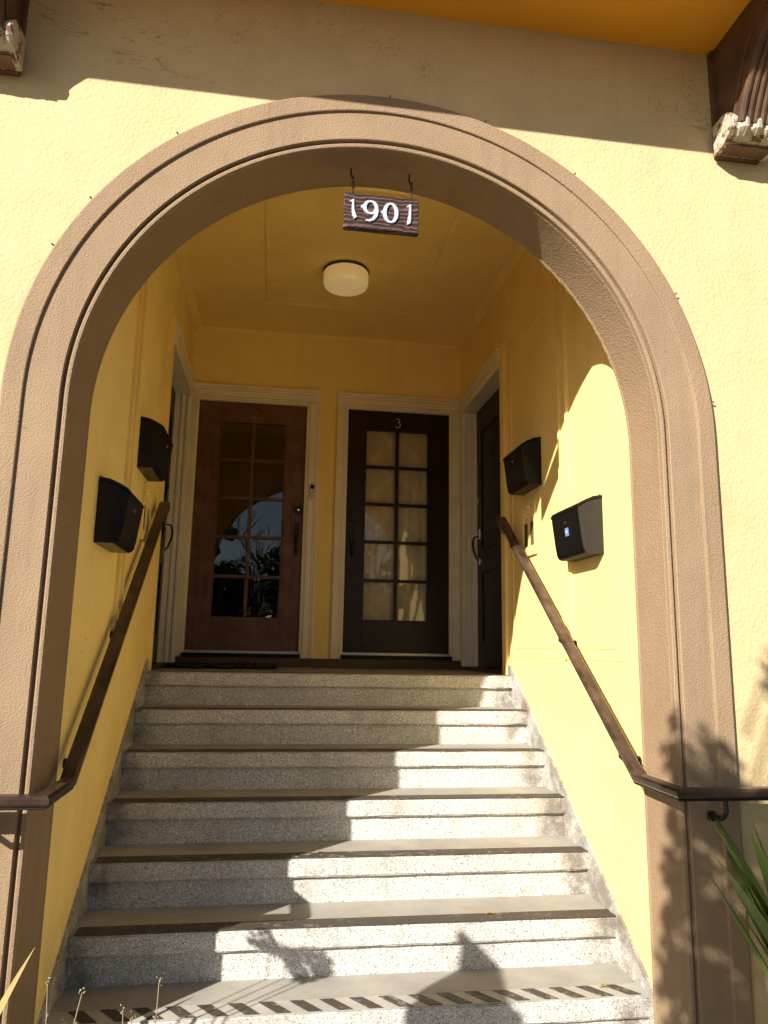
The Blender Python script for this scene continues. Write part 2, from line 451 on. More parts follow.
prof = [(.000, F+.030), (.000, F+.010), (.003, F+.007), (.012, F+.006), (.016, F+.008), (.017, F+.020), (.026, F+.020), (.027, F+.001), (.030, F-.002),
        (.143, F-.002), (.145, F-.003), (.146, F-.010), (.149, F-.012), (.210, F-.012), (.2165, F-.007), (.2172, F-.002), (.2172, FW+.002)]
a1 = archsweep(prof, 'arch_surround', M['brown'])
a2 = archsweep([(-.016, FB+.006), (-.016, FB), (-.012, FB-.006), (-.002, F+.034), (.000, F+.030)], 'arch_reveal', M['brownsm'])

# vestibule walls (thin slabs around the side door openings)
YN, YFAR = .19, 1.20; ZD = 2.065
def side_wall(s, name):
    x0 = WL if s < 0 else WR; x1 = x0+s*.15
    a, b = min(x0, x1), max(x0, x1)
    bm = B(((a, FB+.0065, GZ), (b, YN, ZC)), ((a, YN, ZD+.03), (b, YFAR, ZC)), ((a, YFAR, -.05), (b, D+.02, ZC)), ((a, YN, -.3), (b, YFAR, .0)))
    return obj(name, bm, M['inner'], H)
side_wall(-1, 'side_wall'); side_wall(1, 'side_wall')
# back wall with two door openings
DL = (-.8367, .0294); DR = (.3373, 1.1936)
bm = B(((WL-.1, D, ZD), (WR+.1, D+.12, ZC)), ((WL-.1, D, -.05), (DL[0], D+.12, ZD)), ((DL[1], D, -.05), (DR[0], D+.12, ZD)), ((DR[1], D, -.05), (WR+.1, D+.12, ZD)))
obj('back_wall', bm, M['inner'], H)
obj('front_inner_wall', B(((WL, FB+.0061, ZS+AB-.015), (WR, FB+.03, ZC))), M['inner'], H)
# spandrels above the arch haunches, inside
bm = bmesh.new()
for k in range(48):
    t0, t1 = math.pi*k/48, math.pi*(k+1)/48
    q = [(XM+(A-.016)*math.cos(t), ZS+(AB-.016)*math.sin(t)) for t in (t0, t1)]
    if q[0][0]-q[1][0] < 1e-4: continue
    f = [bm.verts.new((x, FB+.0055, z)) for x, z in (q[0], q[1], (q[1][0], ZC), (q[0][0], ZC))]; bm.faces.new(f)
obj('arch_spandrel', bm, M['inner'], H)
# ceiling + raised panel frame + cove
bm = B(((WL-.1, FB-.02, ZC), (WR+.1, D+.12, ZC+.1)))
obj('vestibule_ceiling', bm, M['inner'], H)
def frame_ring(bm, x0, x1, y0, y1, w_, z0, z1):
    for a, b in (((x0, y0), (x1, y0+w_)), ((x0, y1-w_), (x1, y1)), ((x0, y0+w_+.0005), (x0+w_, y1-w_-.0005)), ((x1-w_, y0+w_+.0005), (x1, y1-w_-.0005))):
        box(bm, (a[0], a[1], z0), (b[0], b[1], z1), .004)
bm = bmesh.new(); frame_ring(bm, -.33, .80, -1.1, .76, .03, ZC-.010, ZC+.002)
obj('ceiling_moulding', bm, M['trimyel'], H)
bm = bmesh.new()
cv = [(0, 0), (.05, 0), (.036, -.008), (.02, -.018), (.008, -.034), (0, -.05)]
prism(bm, [(WL+u+.001, ZC+v-.001) for u, v in cv], D-FB-.03, 'xz', FB+.03)
prism(bm, [(WR-u-.001, ZC+v-.001) for u, v in cv], D-FB-.03, 'xz', FB+.03)
prism(bm, [(D-u*.4-.001, ZC+v*.5-.001) for u, v in cv], WR-WL-.004, 'yz', WL+.002)
obj('cornice', bm, M['trimyel'], H)
# wall panel mouldings
for s in (-1, 1):
    x0 = WL if s < 0 else WR
    bm = bmesh.new()
    def strip(y0, y1, z0, z1, t=.0035):
        box(bm, (min(x0-s*t, x0+s*.01), y0, z0), (max(x0-s*t, x0+s*.01), y1, z1), .004)
    strip(-.945, -.925, .115, 2.3, .018); strip(-.845, -.825, .115, 2.3, .018); strip(-.924, -.846, .115, 2.3, .005)
    strip(-.824, .04, .115, .13); strip(-.76, -.03, .165, .18); strip(.045, .06, .115, 2.14); strip(-.03, -.015, .182, 2.08, .006)
    strip(-.824, .044, 2.125, 2.14); strip(-.76, -.03, 2.065, 2.08, .006)
    strip(-1.45, -.946, .115, .13); strip(-1.40, -.99, .165, .18)
    obj('wall_moulding', bm, M['trimyel'], H)
    # painted near casing of the side door
    bm = bmesh.new(); strip(.095, YN, .0, 2.19, .014); strip(.085, .10, 0.0, 2.19, .022)
    obj('door_surround', bm, M['trimyel'], H)
    # cream head + far jamb
    bm = bmesh.new()
    box(bm, (min(x0-s*.018, x0+s*.15), YN+.001, ZD-.02), (max(x0-s*.018, x0+s*.15), YFAR-.001, ZD+.031), .003)
    box(bm, (min(x0-s*.02, x0+s*.005), YN+.001, ZD+.032), (max(x0-s*.02, x0+s*.005), D-.03, 2.185), .006)
    box(bm, (min(x0-s*.028, x0+s*.005), YN+.001, 2.165), (max(x0-s*.028, x0+s*.005), D-.028, 2.195), .006)
    for (u0, u1, dy) in ((-.020, .012, .0), (.0125, .03, .012), (.0305, .055, .004), (.0555, .075, .014), (.0755, .15, .008)):
        box(bm, (min(x0+s*u0, x0+s*u1), YFAR-.03+dy, 0.03), (max(x0+s*u0, x0+s*u1), D-.04, ZD-.021 if u1 > .01 else 2.163), .003)
    obj('door_jamb', bm, M['casing'], H)
# casings around the back doors: layered profile
def casing(x0, x1, wl_, wr_):
    bm = bmesh.new(); zt = ZD
    def lay(a, b, t): box(bm, (a, D-t, .07), (b, D+.01, zt), .003)
    for (xa, sg, w_) in ((x0, -1, wl_), (x1, 1, wr_)):
        fr = [(0, .16, .012), (.16, .34, .024), (.34, .62, .018), (.62, .80, .026), (.80, 1.0, .036)]
        for f0, f1, t in fr:
            a, b = xa+sg*w_*f0, xa+sg*w_*f1-sg*.0006
            lay(min(a, b), max(a, b), t)
    for f0, f1, t in ((0, .16, .012), (.16, .34, .024), (.34, .62, .018), (.62, .80, .026), (.80, 1.0, .036)):
        box(bm, (x0-wl_, D-t-.001, zt+.0005+.11*f0), (x1+wr_, D+.01, zt+.11*f1), .003)
    # inner stops
    box(bm, (x0, D-.002, .105), (x0+.012, D+.05, zt-.001), .002); box(bm, (x1-.012, D-.002, .105), (x1, D+.05, zt-.001), .002)
    box(bm, (x0+.0125, D-.002, zt-.012), (x1-.0125, D+.05, zt-.0005), .002)
    return bm
CAS = [casing(DL[0], DL[1], .055, .095), casing(DR[0], DR[1], .08, .082)]
# soffit, fascia, roof, body of the house
OUT = .628
obj('soffit', B(((XL0-.1, FW-OUT, ZSOF), (XR0+.1, FW+.14, ZSOF+.03))), M['soffit'], H)
obj('upper_storey', B(((XL0-.05, FW-OUT+.02, ZSOF+.031), (XR0+.05, 7.0, ZSOF+2.9))), M['facade'], H)
bm = bmesh.new(); prism(bm, [(FW-OUT-.4, ZSOF+2.9), (7.4, ZSOF+2.9), (2.8, ZSOF+4.4)], XR0-XL0+.9, 'yz', XL0-.45)
obj('roof', bm, M['roof'], H)
obj('rear_wall', B(((XL0, FW+.121, GZ), (XL0+.15, 7, ZSOF)), ((XR0-.15, FW+.121, GZ), (XR0, 7, ZSOF)), ((XL0+.151, 6.85, GZ), (XR0-.151, 7, ZSOF))), M['facade'], H)
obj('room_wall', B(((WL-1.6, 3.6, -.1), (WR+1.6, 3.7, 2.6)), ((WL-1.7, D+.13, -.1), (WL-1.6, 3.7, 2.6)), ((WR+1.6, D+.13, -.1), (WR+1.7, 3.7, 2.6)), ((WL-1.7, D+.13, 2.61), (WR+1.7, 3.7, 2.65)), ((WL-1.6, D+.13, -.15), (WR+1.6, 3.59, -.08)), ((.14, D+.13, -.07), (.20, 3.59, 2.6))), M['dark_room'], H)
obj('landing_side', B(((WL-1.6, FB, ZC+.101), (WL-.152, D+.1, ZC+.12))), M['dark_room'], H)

# stairs ------------------------------------------------------------
ST = thing('entrance_stairs', (XM, -1.0, GZ), 'speckled terrazzo entrance stairs with dark grip strips leading up to the doors', 'stairs')
rnd = random.Random(3)
for i in range(8):
    y0, z0 = -i*T, -i*RI
    yb = y0+T+OV if i else D
    e = .0012
    bm = bmesh.new()
    box(bm, (WL+e, y0, z0-.073), (WR-e, yb, z0), .006)                       # nosing slab
    box(bm, (WL+e, y0+OV, z0-RI+.0005), (WR-e, min(yb, y0+T+.2), z0-.0735), .002)   # riser body
    if i == 0: pass
    subdiv_long(bm, .12)
    for v in bm.verts:
        ch = rnd.random() > .93
        v.co.y += rnd.uniform(-.0012, .0012)+(rnd.uniform(.001, .005) if ch and v.co.y < y0+.008 else 0); v.co.z += rnd.uniform(-.0012, .0006)
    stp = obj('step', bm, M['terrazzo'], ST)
    if i == 0:
        obj('tread', B(((WL+e, y0+.012, z0+.001), (WR-e, D-.002, z0+.004))), M['tread'], stp)
        obj('grip_strip', B(((WL+.02, y0+.015, z0+.0045), (WR-.02, y0+.085, z0+.0065))), M['grip'], stp)
    elif i < 6:
        obj('tread', B(((WL+e, y0+.010, z0+.001), (WR-e, y0+T+OV-.002, z0+.0035))), M['tread'], stp)
        obj('grip_strip', B(((WL+.03, y0+.004, z0+.004), (WR-.012, y0+.088, z0+.006))), M['grip'], stp)
    else:
        obj('tread', B(((WL+e, y0+.105, z0+.001), (WR-e, y0+T+OV-.002, z0+.0035))), M['tread'], stp)
        obj('pale_band', B(((WL+e, y0+.006, z0+.001), (WR-e, y0+.104, z0+.003))), M['band'], stp)
        bm = bmesh.new(); x = WL+.08
        while x < WR-.12:
            q = [(x+.055, y0+.012), (x+.105, y0+.012), (x+.04, y0+.10), (x-.01, y0+.10)]
            prism(bm, q, .0015, 'xy', z0+.0035); x += .108
        obj('grip_strip', bm, M['grip'], stp)
# stringers along the walls
for s in (-1, 1):
    x0 = WL if s < 0 else WR
    k = RI/T
    top = lambda y: y*k+.032
    pts = [(.10, -.06), (.10, .066), (.05, .066), (-1.66, top(-1.66)), (-1.66, -1.5), (-1.3, -1.5)]
    bm = bmesh.new(); prism(bm, pts, .014 if s > 0 else .014, 'yz', x0-.012 if s > 0 else x0-.002)
    obj('stringer', bm, M['terrazzo'], ST)

# doors --------------------------------------------------------------
def lite_door(x0, x1, mat, cas, glass_x, glass_z, num):
    dr = obj('door', bmesh_frame(x0, x1, glass_x, glass_z), mat, H)
    obj('door_casing', cas, M['casing'], dr)
    gx0, gx1 = glass_x; gz0, gz1 = glass_z
    bm = bmesh.new()
    vs = [bm.verts.new(p) for p in ((gx0, D+.052, gz0), (gx1, D+.052, gz0), (gx1, D+.052, gz1), (gx0, D+.052, gz1))]; bm.faces.new(vs)
    obj('glass', bm, M['glass'], dr)
    return dr
def bmesh_frame(x0, x1, gx, gz):
    bm = bmesh.new(); ya, yb = D+.030, D+.072; zb, zt = .112, ZD-.004
    a0, a1 = x0+.003, x1-.003
    box(bm, (a0, ya, zb), (gx[0], yb, zt), .003); box(bm, (gx[1], ya, zb), (a1, yb, zt), .003)
    box(bm, (gx[0]+.0004, ya+.0005, zb), (gx[1]-.0004, yb, gz[0]), .003); box(bm, (gx[0]+.0004, ya+.0005, gz[1]), (gx[1]-.0004, yb, zt), .003)
    # bead round the glass
    for q in (((gx[0], ya+.006, gz[0]), (gx[0]+.012, yb-.004, gz[1])), ((gx[1]-.012, ya+.006, gz[0]), (gx[1], yb-.004, gz[1]))): box(bm, *q, .004)
    mx = (gx[0]+gx[1])/2
    box(bm, (mx-.014, ya+.004, gz[0]), (mx+.014, yb-.003, gz[1]), .006)
    h = (gz[1]-gz[0])/5
    for k in range(1, 5):
        z = gz[0]+h*k
        box(bm, (gx[0]+.001, ya+.006, z-.012), (mx-.0145, yb-.004, z+.012), .005); box(bm, (mx+.0145, ya+.006, z-.012), (gx[1]-.001, yb-.004, z+.012), .005)
    return bm
GZ2 = (.37, 1.893)
d2 = lite_door(*DL, M['door_red'], CAS[0], (-.655, -.137), GZ2, '2')
d2['label'] = 'worn red brown wooden door with ten dark glass panes'
d3 = lite_door(*DR, M['door_dark'], CAS[1], (.493, 1.020), GZ2, '3')
d3['label'] = 'very dark brown wooden door with ten panes and pale curtain behind'
def disc(c, r, t, seg=24, bevel=.002, axis='y'):
    bm = bmesh.new(); prof_ = [(0, 0), (r, 0), (r, t-bevel), (r-bevel, t), (0, t)]
    lathe(bm, prof_, (0, 0, 0), seg)
    rot = Matrix.Rotation(math.pi/2, 4, 'X') if axis == 'y' else Matrix.Rotation(-math.pi/2, 4, 'Y')
    bmesh.ops.transform(bm, matrix=Matrix.Translation(c) @ rot, verts=bm.verts[:]); return bm
def handleset(dr, x, zt, zb, mat, proj=.055, y=D+.030):
    bm = bmesh.new()
    box(bm, (x-.022, y-.009, zt-.135), (x+.022, y+.001, zt), .004)
    box(bm, (x-.015, y-.008, zb), (x+.015, y+.001, zb+.06), .004)
    g = [(x, y-.006, zt-.10), (x, y-proj*.8, zt-.105), (x, y-proj, zt-.15), (x, y-proj*.95, (zt+zb)/2), (x, y-proj*.6, zb+.06), (x, y-.006, zb+.035)]
    tube(bm, g, [.009, .010, .012, .013, .010, .008], 10)
    box(bm, (x-.014, y-.035, zt-.055), (x+.014, y-.004, zt-.045), .003)
    obj('handle', bm, mat, dr, smooth=False)
b_ = disc((-.022, D+.030, 1.205), .036, .018); o_ = obj('deadbolt', b_, M['blackiron'], d2)
obj('keyhole', disc((-.022, D+.011, 1.205), .010, .003), M['chrome'], d2)
handleset(d2, -.030, 1.105, .845, M['blackiron'])
obj('deadbolt', disc((.405, D+.030, 1.165), .030, .016), M['blackiron'], d3)
obj('keyhole', disc((.405, D+.030, 1.215), .012, .010), M['blackiron'], d3)
handleset(d3, .405, 1.07, .82, M['blackiron'])
# numeral strokes -----------------------------------------------------
THIN = .80
def stroke(bm, pts, ws, y0, t):
    """flat ribbon with variable half-width, extruded in y"""
    n = len(pts); L, Rr = [], []; ws = [q*THIN for q in ws]
    for i, (x, z) in enumerate(pts):
        a = pts[max(i-1, 0)]; b = pts[min(i+1, n-1)]
        dx, dz = b[0]-a[0], b[1]-a[1]; l = math.hypot(dx, dz) or 1
        nx, nz = -dz/l, dx/l; w_ = ws[i]
        L.append((x+nx*w_, z+nz*w_)); Rr.append((x-nx*w_, z-nz*w_))
    for i in range(n-1):
        prism(bm, [L[i], L[i+1], Rr[i+1], Rr[i]], -t, 'xz', y0)
def arcpts(cx_, cz_, rx, rz, a0, a1, n=18):
    return [(cx_+rx*math.cos(R_(a0+(a1-a0)*k/n)), cz_+rz*math.sin(R_(a0+(a1-a0)*k/n))) for k in range(n+1)]
bm = bmesh.new()     # the small brass 3
c3x, c3z = .757, 1.965
P3 = arcpts(c3x-.002, c3z+.019, .017, .015, 150, -80, 12)+arcpts(c3x-.002, c3z-.019, .021, .022, 80, -150, 14)
stroke(bm, P3, [.0035]*len(P3), D+.0295, .004)
obj('numeral', bm, M['alu'], d3)
bm = bmesh.new()
P2 = arcpts(-.386, 1.975, .012, .012, 160, -30, 10)+[(-.392, 1.945), (-.400, 1.938), (-.372, 1.938)]
stroke(bm, P2, [.003]*len(P2), D+.0295, .004)
obj('numeral', bm, M['brass'], d2)
# side doors
def side_door(s):
    x0 = (WL if s < 0 else WR)+s*.10
    bm = bmesh.new()
    box(bm, (min(x0, x0+s*.04), YN+.002, .03), (max(x0, x0+s*.04), YFAR-.034+.002, ZD-.022), .003)
    for z0_, z1_ in ((.2, .75), (.9, 1.85)):
        for q in (((YN+.14), (YFAR-.17)),):
            for a, b in (((q[0], z0_), (q[1], z0_+.02)), ((q[0], z1_-.02), (q[1], z1_)), ((q[0], z0_+.021), (q[0]+.02, z1_-.021)), ((q[1]-.02, z0_+.021), (q[1], z1_-.021))):
                box(bm, (min(x0-s*.007, x0+s*.002), a[0], a[1]), (max(x0-s*.007, x0+s*.002), b[0], b[1]), .003)
    dr = obj('door', bm, M['door_black'], H)
    dr['label'] = 'near black side door set in the vestibule wall'
    bm = bmesh.new(); yh = 1.09
    X = lambda d_: x0-s*d_
    def bx(d0, d1, ya, yb, za, zb_): box(bm, (min(X(d0), X(d1)), ya, za), (max(X(d0), X(d1)), yb, zb_), .003)
    bx(0, .010, yh-.02, yh+.02, .995, 1.075)
    obj('handle_plate', bm, M['chrome'], dr)
    bm = bmesh.new(); bx(0, .010, yh-.016, yh+.016, .80, .85)
    obj('handle_plate', bm, M['chrome'], dr)
    bm = bmesh.new()
    tube(bm, [(X(.008), yh, 1.02), (X(.045), yh, 1.012), (X(.058), yh, .97), (X(.052), yh, .91), (X(.03), yh, .85), (X(.008), yh, .828)], [.006, .007, .009, .009, .007, .006], 10)
    obj('handle', bm, M['blackiron'], dr)
    bm = disc((X(0), yh, 1.30), .026, .014, axis='x')
    if s > 0:
        for v in bm.verts: v.co.x = 2*x0-v.co.x
        bmesh.ops.reverse_faces(bm, faces=bm.faces[:])
    for v in bm.verts: v.co.x = x0-s*abs(v.co.x-x0)
    bmesh.ops.recalc_face_normals(bm, faces=bm.faces[:])
    obj('deadbolt', bm, M['chrome'], dr)
    return dr
side_door(-1); side_door(1)
# thresholds
bm = B(((WL+.002, D-.055, .0045), (WR-.002, D-.002, .070)), bev=.006); obj('threshold', bm, M['threshold'], H)
for (a, b), dr in ((DL, d2), (DR, d3)):
    obj('sill', B(((a+.001, D-.05, .0705), (b-.001, D+.09, .100)), bev=.004), M['door_black'], dr)
    obj('weather_strip', B(((a+.008, D+.010, .1005), (b-.008, D+.029, .119)), bev=.003), M['alu'], dr)
for s in (-1, 1):
    x0 = WL if s < 0 else WR
    obj('threshold', B(((min(x0-s*.02, x0+s*.15), YN+.002, .0045), (max(x0-s*.02, x0+s*.15), YFAR-.035, .029)), bev=.004), M['threshold'], H)
# corbels -------------------------------------------------------------
def corbel(xc, wd):
    root = None
    # side profile in (outward distance d, z)
    zt, zb = ZSOF-.001, 2.20
    front = [(.50, zt), (.50, zt-.035), (.49, zt-.06), (.475, zt-.08), (.44, zt-.095), (.39, zt-.13), (.325, zt-.175), (.27, zt-.23), (.225, zt-.29), (.19, zt-.35), (.165, zt-.40), (.15, zt-.44), (.11, zb+.015), (.10, zb)]
    pts = [(0, zb), (0, zt)]+front
    bm = bmesh.new(); prism(bm, [(FW-d_, z) for d_, z in pts], wd*.84, 'yz', xc-wd*.42)
    # back plate
    box(bm, (xc-wd/2, FW-.03, zb-.005), (xc+wd/2, FW+.002, zt-.001), .004)
    # ribs along the front curve
    for k in range(6):
        x = xc-wd*.35+wd*.14*k
        tube(bm, [(x, FW-d_-.004, z) for d_, z in front[3:12]], [.0165]*9, 10)
    # scroll on the side faces
    for s in (-1, 1):
        sp = []
        for k in range(46):
            a = k*.32; rr_ = .075*math.exp(-.13*a)+.004
            sp.append((xc+s*(wd*.42+.001), FW-.40+rr_*math.cos(a+1.2), zt-.085+rr_*.75*math.sin(a+1.2)))
        tube(bm, sp, [.009*(1-.5*k/46) for k in range(46)], 6)
        sp = [(xc+s*(wd*.42+.001), FW-d_*.72-.02, z+.01) for d_, z in front[5:12]]
        tube(bm, sp, [.008]*len(sp), 6)
    box(bm, (xc-wd*.5, FW-.105, zb-.006), (xc+wd*.5, FW-.031, zb+.006), .004)
    # abacus roll under the soffit
    box(bm, (xc-wd*.46, FW-.505, zt-.035), (xc+wd*.46, FW-.40, zt-.004), .012)
    c = obj('corbel', bm, M['corbel'], H)
    # acanthus tip: curled scalloped block
    bm = bmesh.new(); NU, rgc = 40, random.Random(11)
    sec = [(.030, .125), (.085, .128), (.125, .118), (.150, .095), (.158, .065), (.150, .038), (.128, .016), (.100, .004), (.085, -.004), (.030, -.004)]
    grid = []
    for a_ in range(NU+1):
        u = a_/NU-.5; lobe = abs(math.cos(u*math.pi*4)); wide = 1-.10*abs(2*u)**4
        row = []
        for k_, (d_, zz) in enumerate(sec):
            f = lobe*(.016 if 1 <= k_ <= 7 else 0); cut = (.012*(1-lobe) if zz > .1 and k_ else 0)
            row.append(bm.verts.new((xc+u*wd*1.14, FW-(d_*wide+f*(1 if k_ < 6 else .4))+rgc.uniform(-.0015, .0015), zb+zz-cut+rgc.uniform(-.0015, .0015))))
        grid.append(row)
    for a_, b_2 in zip(grid, grid[1:]):
        for k_ in range(len(sec)-1): bm.faces.new((a_[k_], a_[k_+1], b_2[k_+1], b_2[k_]))
    bm.faces.new(grid[0]); bm.faces.new(grid[-1][::-1])
    bmesh.ops.recalc_face_normals(bm, faces=bm.faces[:])
    obj('acanthus_leaf', bm, M['flake'], c, smooth=False)
corbel(1.565+.10, .20); corbel(-1.185-.10, .20)

# ------------------------------------------------------------------ things on the entrance
# ceiling lamp
LX, LY = .205, .19
t = thing('ceiling_lamp', (LX, LY, ZC), 'round flush ceiling lamp with cream glass drum and dark ring', 'lamp')
bm = bmesh.new(); lathe(bm, [(0, -.001), (.150, -.001), (.156, -.008), (.155, -.018), (.150, -.021)], (LX, LY, ZC)); obj('base_ring', bm, M['bronze'], t, smooth=True)
bm = bmesh.new(); lathe(bm, [(.146, -.015), (.152, -.026), (.150, -.095), (.143, -.112), (.125, -.122), (.06, -.130), (0, -.132)], (LX, LY, ZC)); obj('glass_shade', bm, M['lampglass'], t, smooth=True)

# house number sign
SY = F+.12
t = thing('house_number_sign', (.178, SY, 1.79), 'carved dark wooden sign reading 1901 in white numerals hanging under the arch', 'sign')
bm = B(((.026, SY, 1.790), (.328, SY+.026, 1.944)), bev=.003); subdiv_long(bm, .03)
for v in bm.verts:
    if v.co.y < SY+.004: v.co.y += rnd.uniform(-.001, .001)
obj('board', bm, M['sign'], t)
def numeral(ch, x, z, h):
    bm = bmesh.new(); y0 = SY-.0005; k = h
    if ch == '1a' or ch == '1b':
        m_ = 1 if ch == '1a' else -1
        pts_ = [(x-m_*.015*0-.05*k, z+.42*k), (x-.0*k, z+.47*k), (x+.02*k, z+.50*k)]
        stroke(bm, [(x-.16*k, z+.36*k), (x-.06*k, z+.42*k), (x+.03*k, z+.50*k)], [.012*k, .05*k, .03*k], y0, .005)
        if m_ > 0: P = [(x, z+.48*k), (x-.01*k, z+.25*k), (x, z+.0*k), (x+.03*k, z-.2*k), (x+.08*k, z-.33*k), (x+.14*k, z-.37*k)]; W_ = [.045*k, .06*k, .075*k, .10*k, .11*k, .02*k]
        else: P = [(x, z+.48*k), (x+.0*k, z+.25*k), (x-.01*k, z+.0*k), (x-.03*k, z-.2*k), (x-.05*k, z-.36*k), (x-.12*k, z-.48*k)]; W_ = [.045*k, .06*k, .07*k, .09*k, .10*k, .015*k]
        stroke(bm, P, W_, y0-.0008, .005)
        if m_ > 0: stroke(bm, [(x+.14*k, z-.30*k), (x+.04*k, z-.47*k)], [.09*k, .015*k], y0-.0004, .005)
    elif ch == '0':
        P = arcpts(x, z, .25*k, .42*k, 0, 360, 36); W_ = [(.045+.055*abs(math.cos(R_(a*10)))) * k for a in range(37)]
        stroke(bm, P, W_, y0, .006)
        prism(bm, [(x-.30*k, z+.12*k), (x-.42*k, z), (x-.30*k, z-.12*k)], -.005, 'xz', y0-.0006)
    elif ch == '9':
        P = arcpts(x, z+.16*k, .24*k, .27*k, 0, 360, 30); W_ = [(.04+.05*abs(math.cos(R_(a*12)))) * k for a in range(31)]
        stroke(bm, P, W_, y0, .006)
        prism(bm, [(x-.29*k, z+.28*k), (x-.42*k, z+.16*k), (x-.29*k, z+.05*k)], -.005, 'xz', y0-.0006)
        P = [(x+.24*k, z+.2*k), (x+.25*k, z), (x+.21*k, z-.20*k), (x+.10*k, z-.36*k), (x-.05*k, z-.44*k), (x-.2*k, z-.42*k)]
        stroke(bm, P, [.09*k, .10*k, .095*k, .075*k, .05*k, .03*k], y0-.0008, .005)
    obj('numeral', bm, M['whitenum'], t)
numeral('1a', .062, 1.868, .088); numeral('9', .132, 1.868, .098); numeral('0', .213, 1.868, .096); numeral('1b', .292, 1.868, .092)
def zarch(x, r_=0): return ZS+(AB+r_)*math.sqrt(max(0, 1-((x-XM)/(A+r_))**2))
for hx in (.062, .300):
    bm = bmesh.new(); zt = zarch(hx)-.006
    z = 1.946; k = 0
    pts_ = [(hx-.010, SY+.013, zt+.02), (hx-.010, SY+.013, zt-.03), (hx-.002, SY+.013, zt-.045)]
    tube(bm, pts_, .0035, 8)
    L = zt-.035-1.944; nl = max(2, int(L/.022))
    for q in range(nl):     # chain links
        cz_ = 1.946+(q+.5)*L/nl; rr_ = L/nl*.62
        P = [(hx+(.005*math.cos(a) if q % 2 else 0), SY+.013+(0 if q % 2 else .005*math.cos(a)), cz_+rr_*math.sin(a)) for a in [i_*math.pi/6 for i_ in range(13)]]
        tube(bm, P, .0016, 6, cap=False)
    obj('hook', bm, M['blackiron'], t)

# mailboxes: local frame: wall at x=0, box grows to +x, width along y (0..w), bottom z=0
def mailbox(label, s, y0, z0, wd, hg, dp, body_mat, sticker=False):
    x0 = WL if s < 0 else WR
    t = thing('mailbox', (x0, y0+wd/2, z0), label, 'mailbox', 'mailboxes on the vestibule walls')
    sg = 1 if s < 0 else -1
    def PF(l): return [(x0+sg*(u*dp+.001), z0+v*hg) for u, v in l]
    body = [(0, 0), (.58, 0), (.68, .025), (.75, .09), (.80, .22), (.86, .45), (.92, .66), (.94, .76), (.86, .80), (.5, .89), (.0, .95)]
    bm = bmesh.new(); prism(bm, PF(body), wd, 'xz', y0)
    obj('body', bm, body_mat, t)
    lid = [(0, .955), (.3, .93), (.62, .875), (.86, .82), (.955, .775), (.968, .755), (.985, .765), (.975, .80), (.90, .845), (.66, .91), (.35, .975), (0, 1.0)]
    bm = bmesh.new(); prism(bm, PF(lid), wd+.006, 'xz', y0-.003)
    obj('lid', bm, M['black'], t)
    xs = x0+sg*(dp*.90+.002)
    bm = bmesh.new(); bx_ = (x0+sg*dp*.86, x0+sg*(dp*.80+.004))
    tube(bm, [(x0+sg*dp*.86, y0+wd/2, z0+hg*.60), (x0+sg*(dp*.90+.006), y0+wd/2, z0+hg*.605)], .0085, 16)
    obj('lock', bm, M['chrome'], t)
    # front seam plate
    bm = bmesh.new(); pl = [(.69, .022), (.755, .085), (.81, .22), (.87, .45), (.930, .66), (.950, .76), (.962, .76), (.942, .66), (.885, .45), (.825, .22), (.77, .08), (.70, .014)]
    prism(bm, PF(pl), wd-.008, 'xz', y0+.004); obj('front_plate', bm, M['black'], t)
    if sticker:
        bm = bmesh.new(); pl = [(.875, .36), (.905, .50), (.925, .50), (.895, .36)]
        prism(bm, PF(pl), .035, 'xz', y0+wd/2-.03); obj('sticker', bm, M['label'], t)
        bm = bmesh.new(); pl = [(.900, .41), (.908, .45), (.932, .45), (.924, .41)]
        prism(bm, PF(pl), .014, 'xz', y0+wd/2-.02); obj('sticker_mark', bm, M['whitenum'], t)
    for yy in (y0+.02, y0+wd-.02):
        bm = bmesh.new(); tube(bm, [(x0+sg*.0, yy, z0+hg+.004), (x0+sg*.006, yy, z0+hg+.004)], .006, 10)
        obj('mounting_screw', bm, M['chrome'], t)
    return t
mailbox('black metal mailbox on the shaded left wall, the lower one nearest the arch', -1, -1.41, .545, .33, .265, .125, M['black'])
mailbox('black metal mailbox on the shaded left wall, the higher one beside the side door', -1, -.66, 1.03, .33, .265, .125, M['black'])
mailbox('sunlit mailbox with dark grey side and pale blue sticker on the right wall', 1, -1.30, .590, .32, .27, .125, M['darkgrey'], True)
mailbox('plain black mailbox in shade on the right wall, above and behind the sunlit one', 1, -.54, 1.075, .32, .275, .125, M['black'])

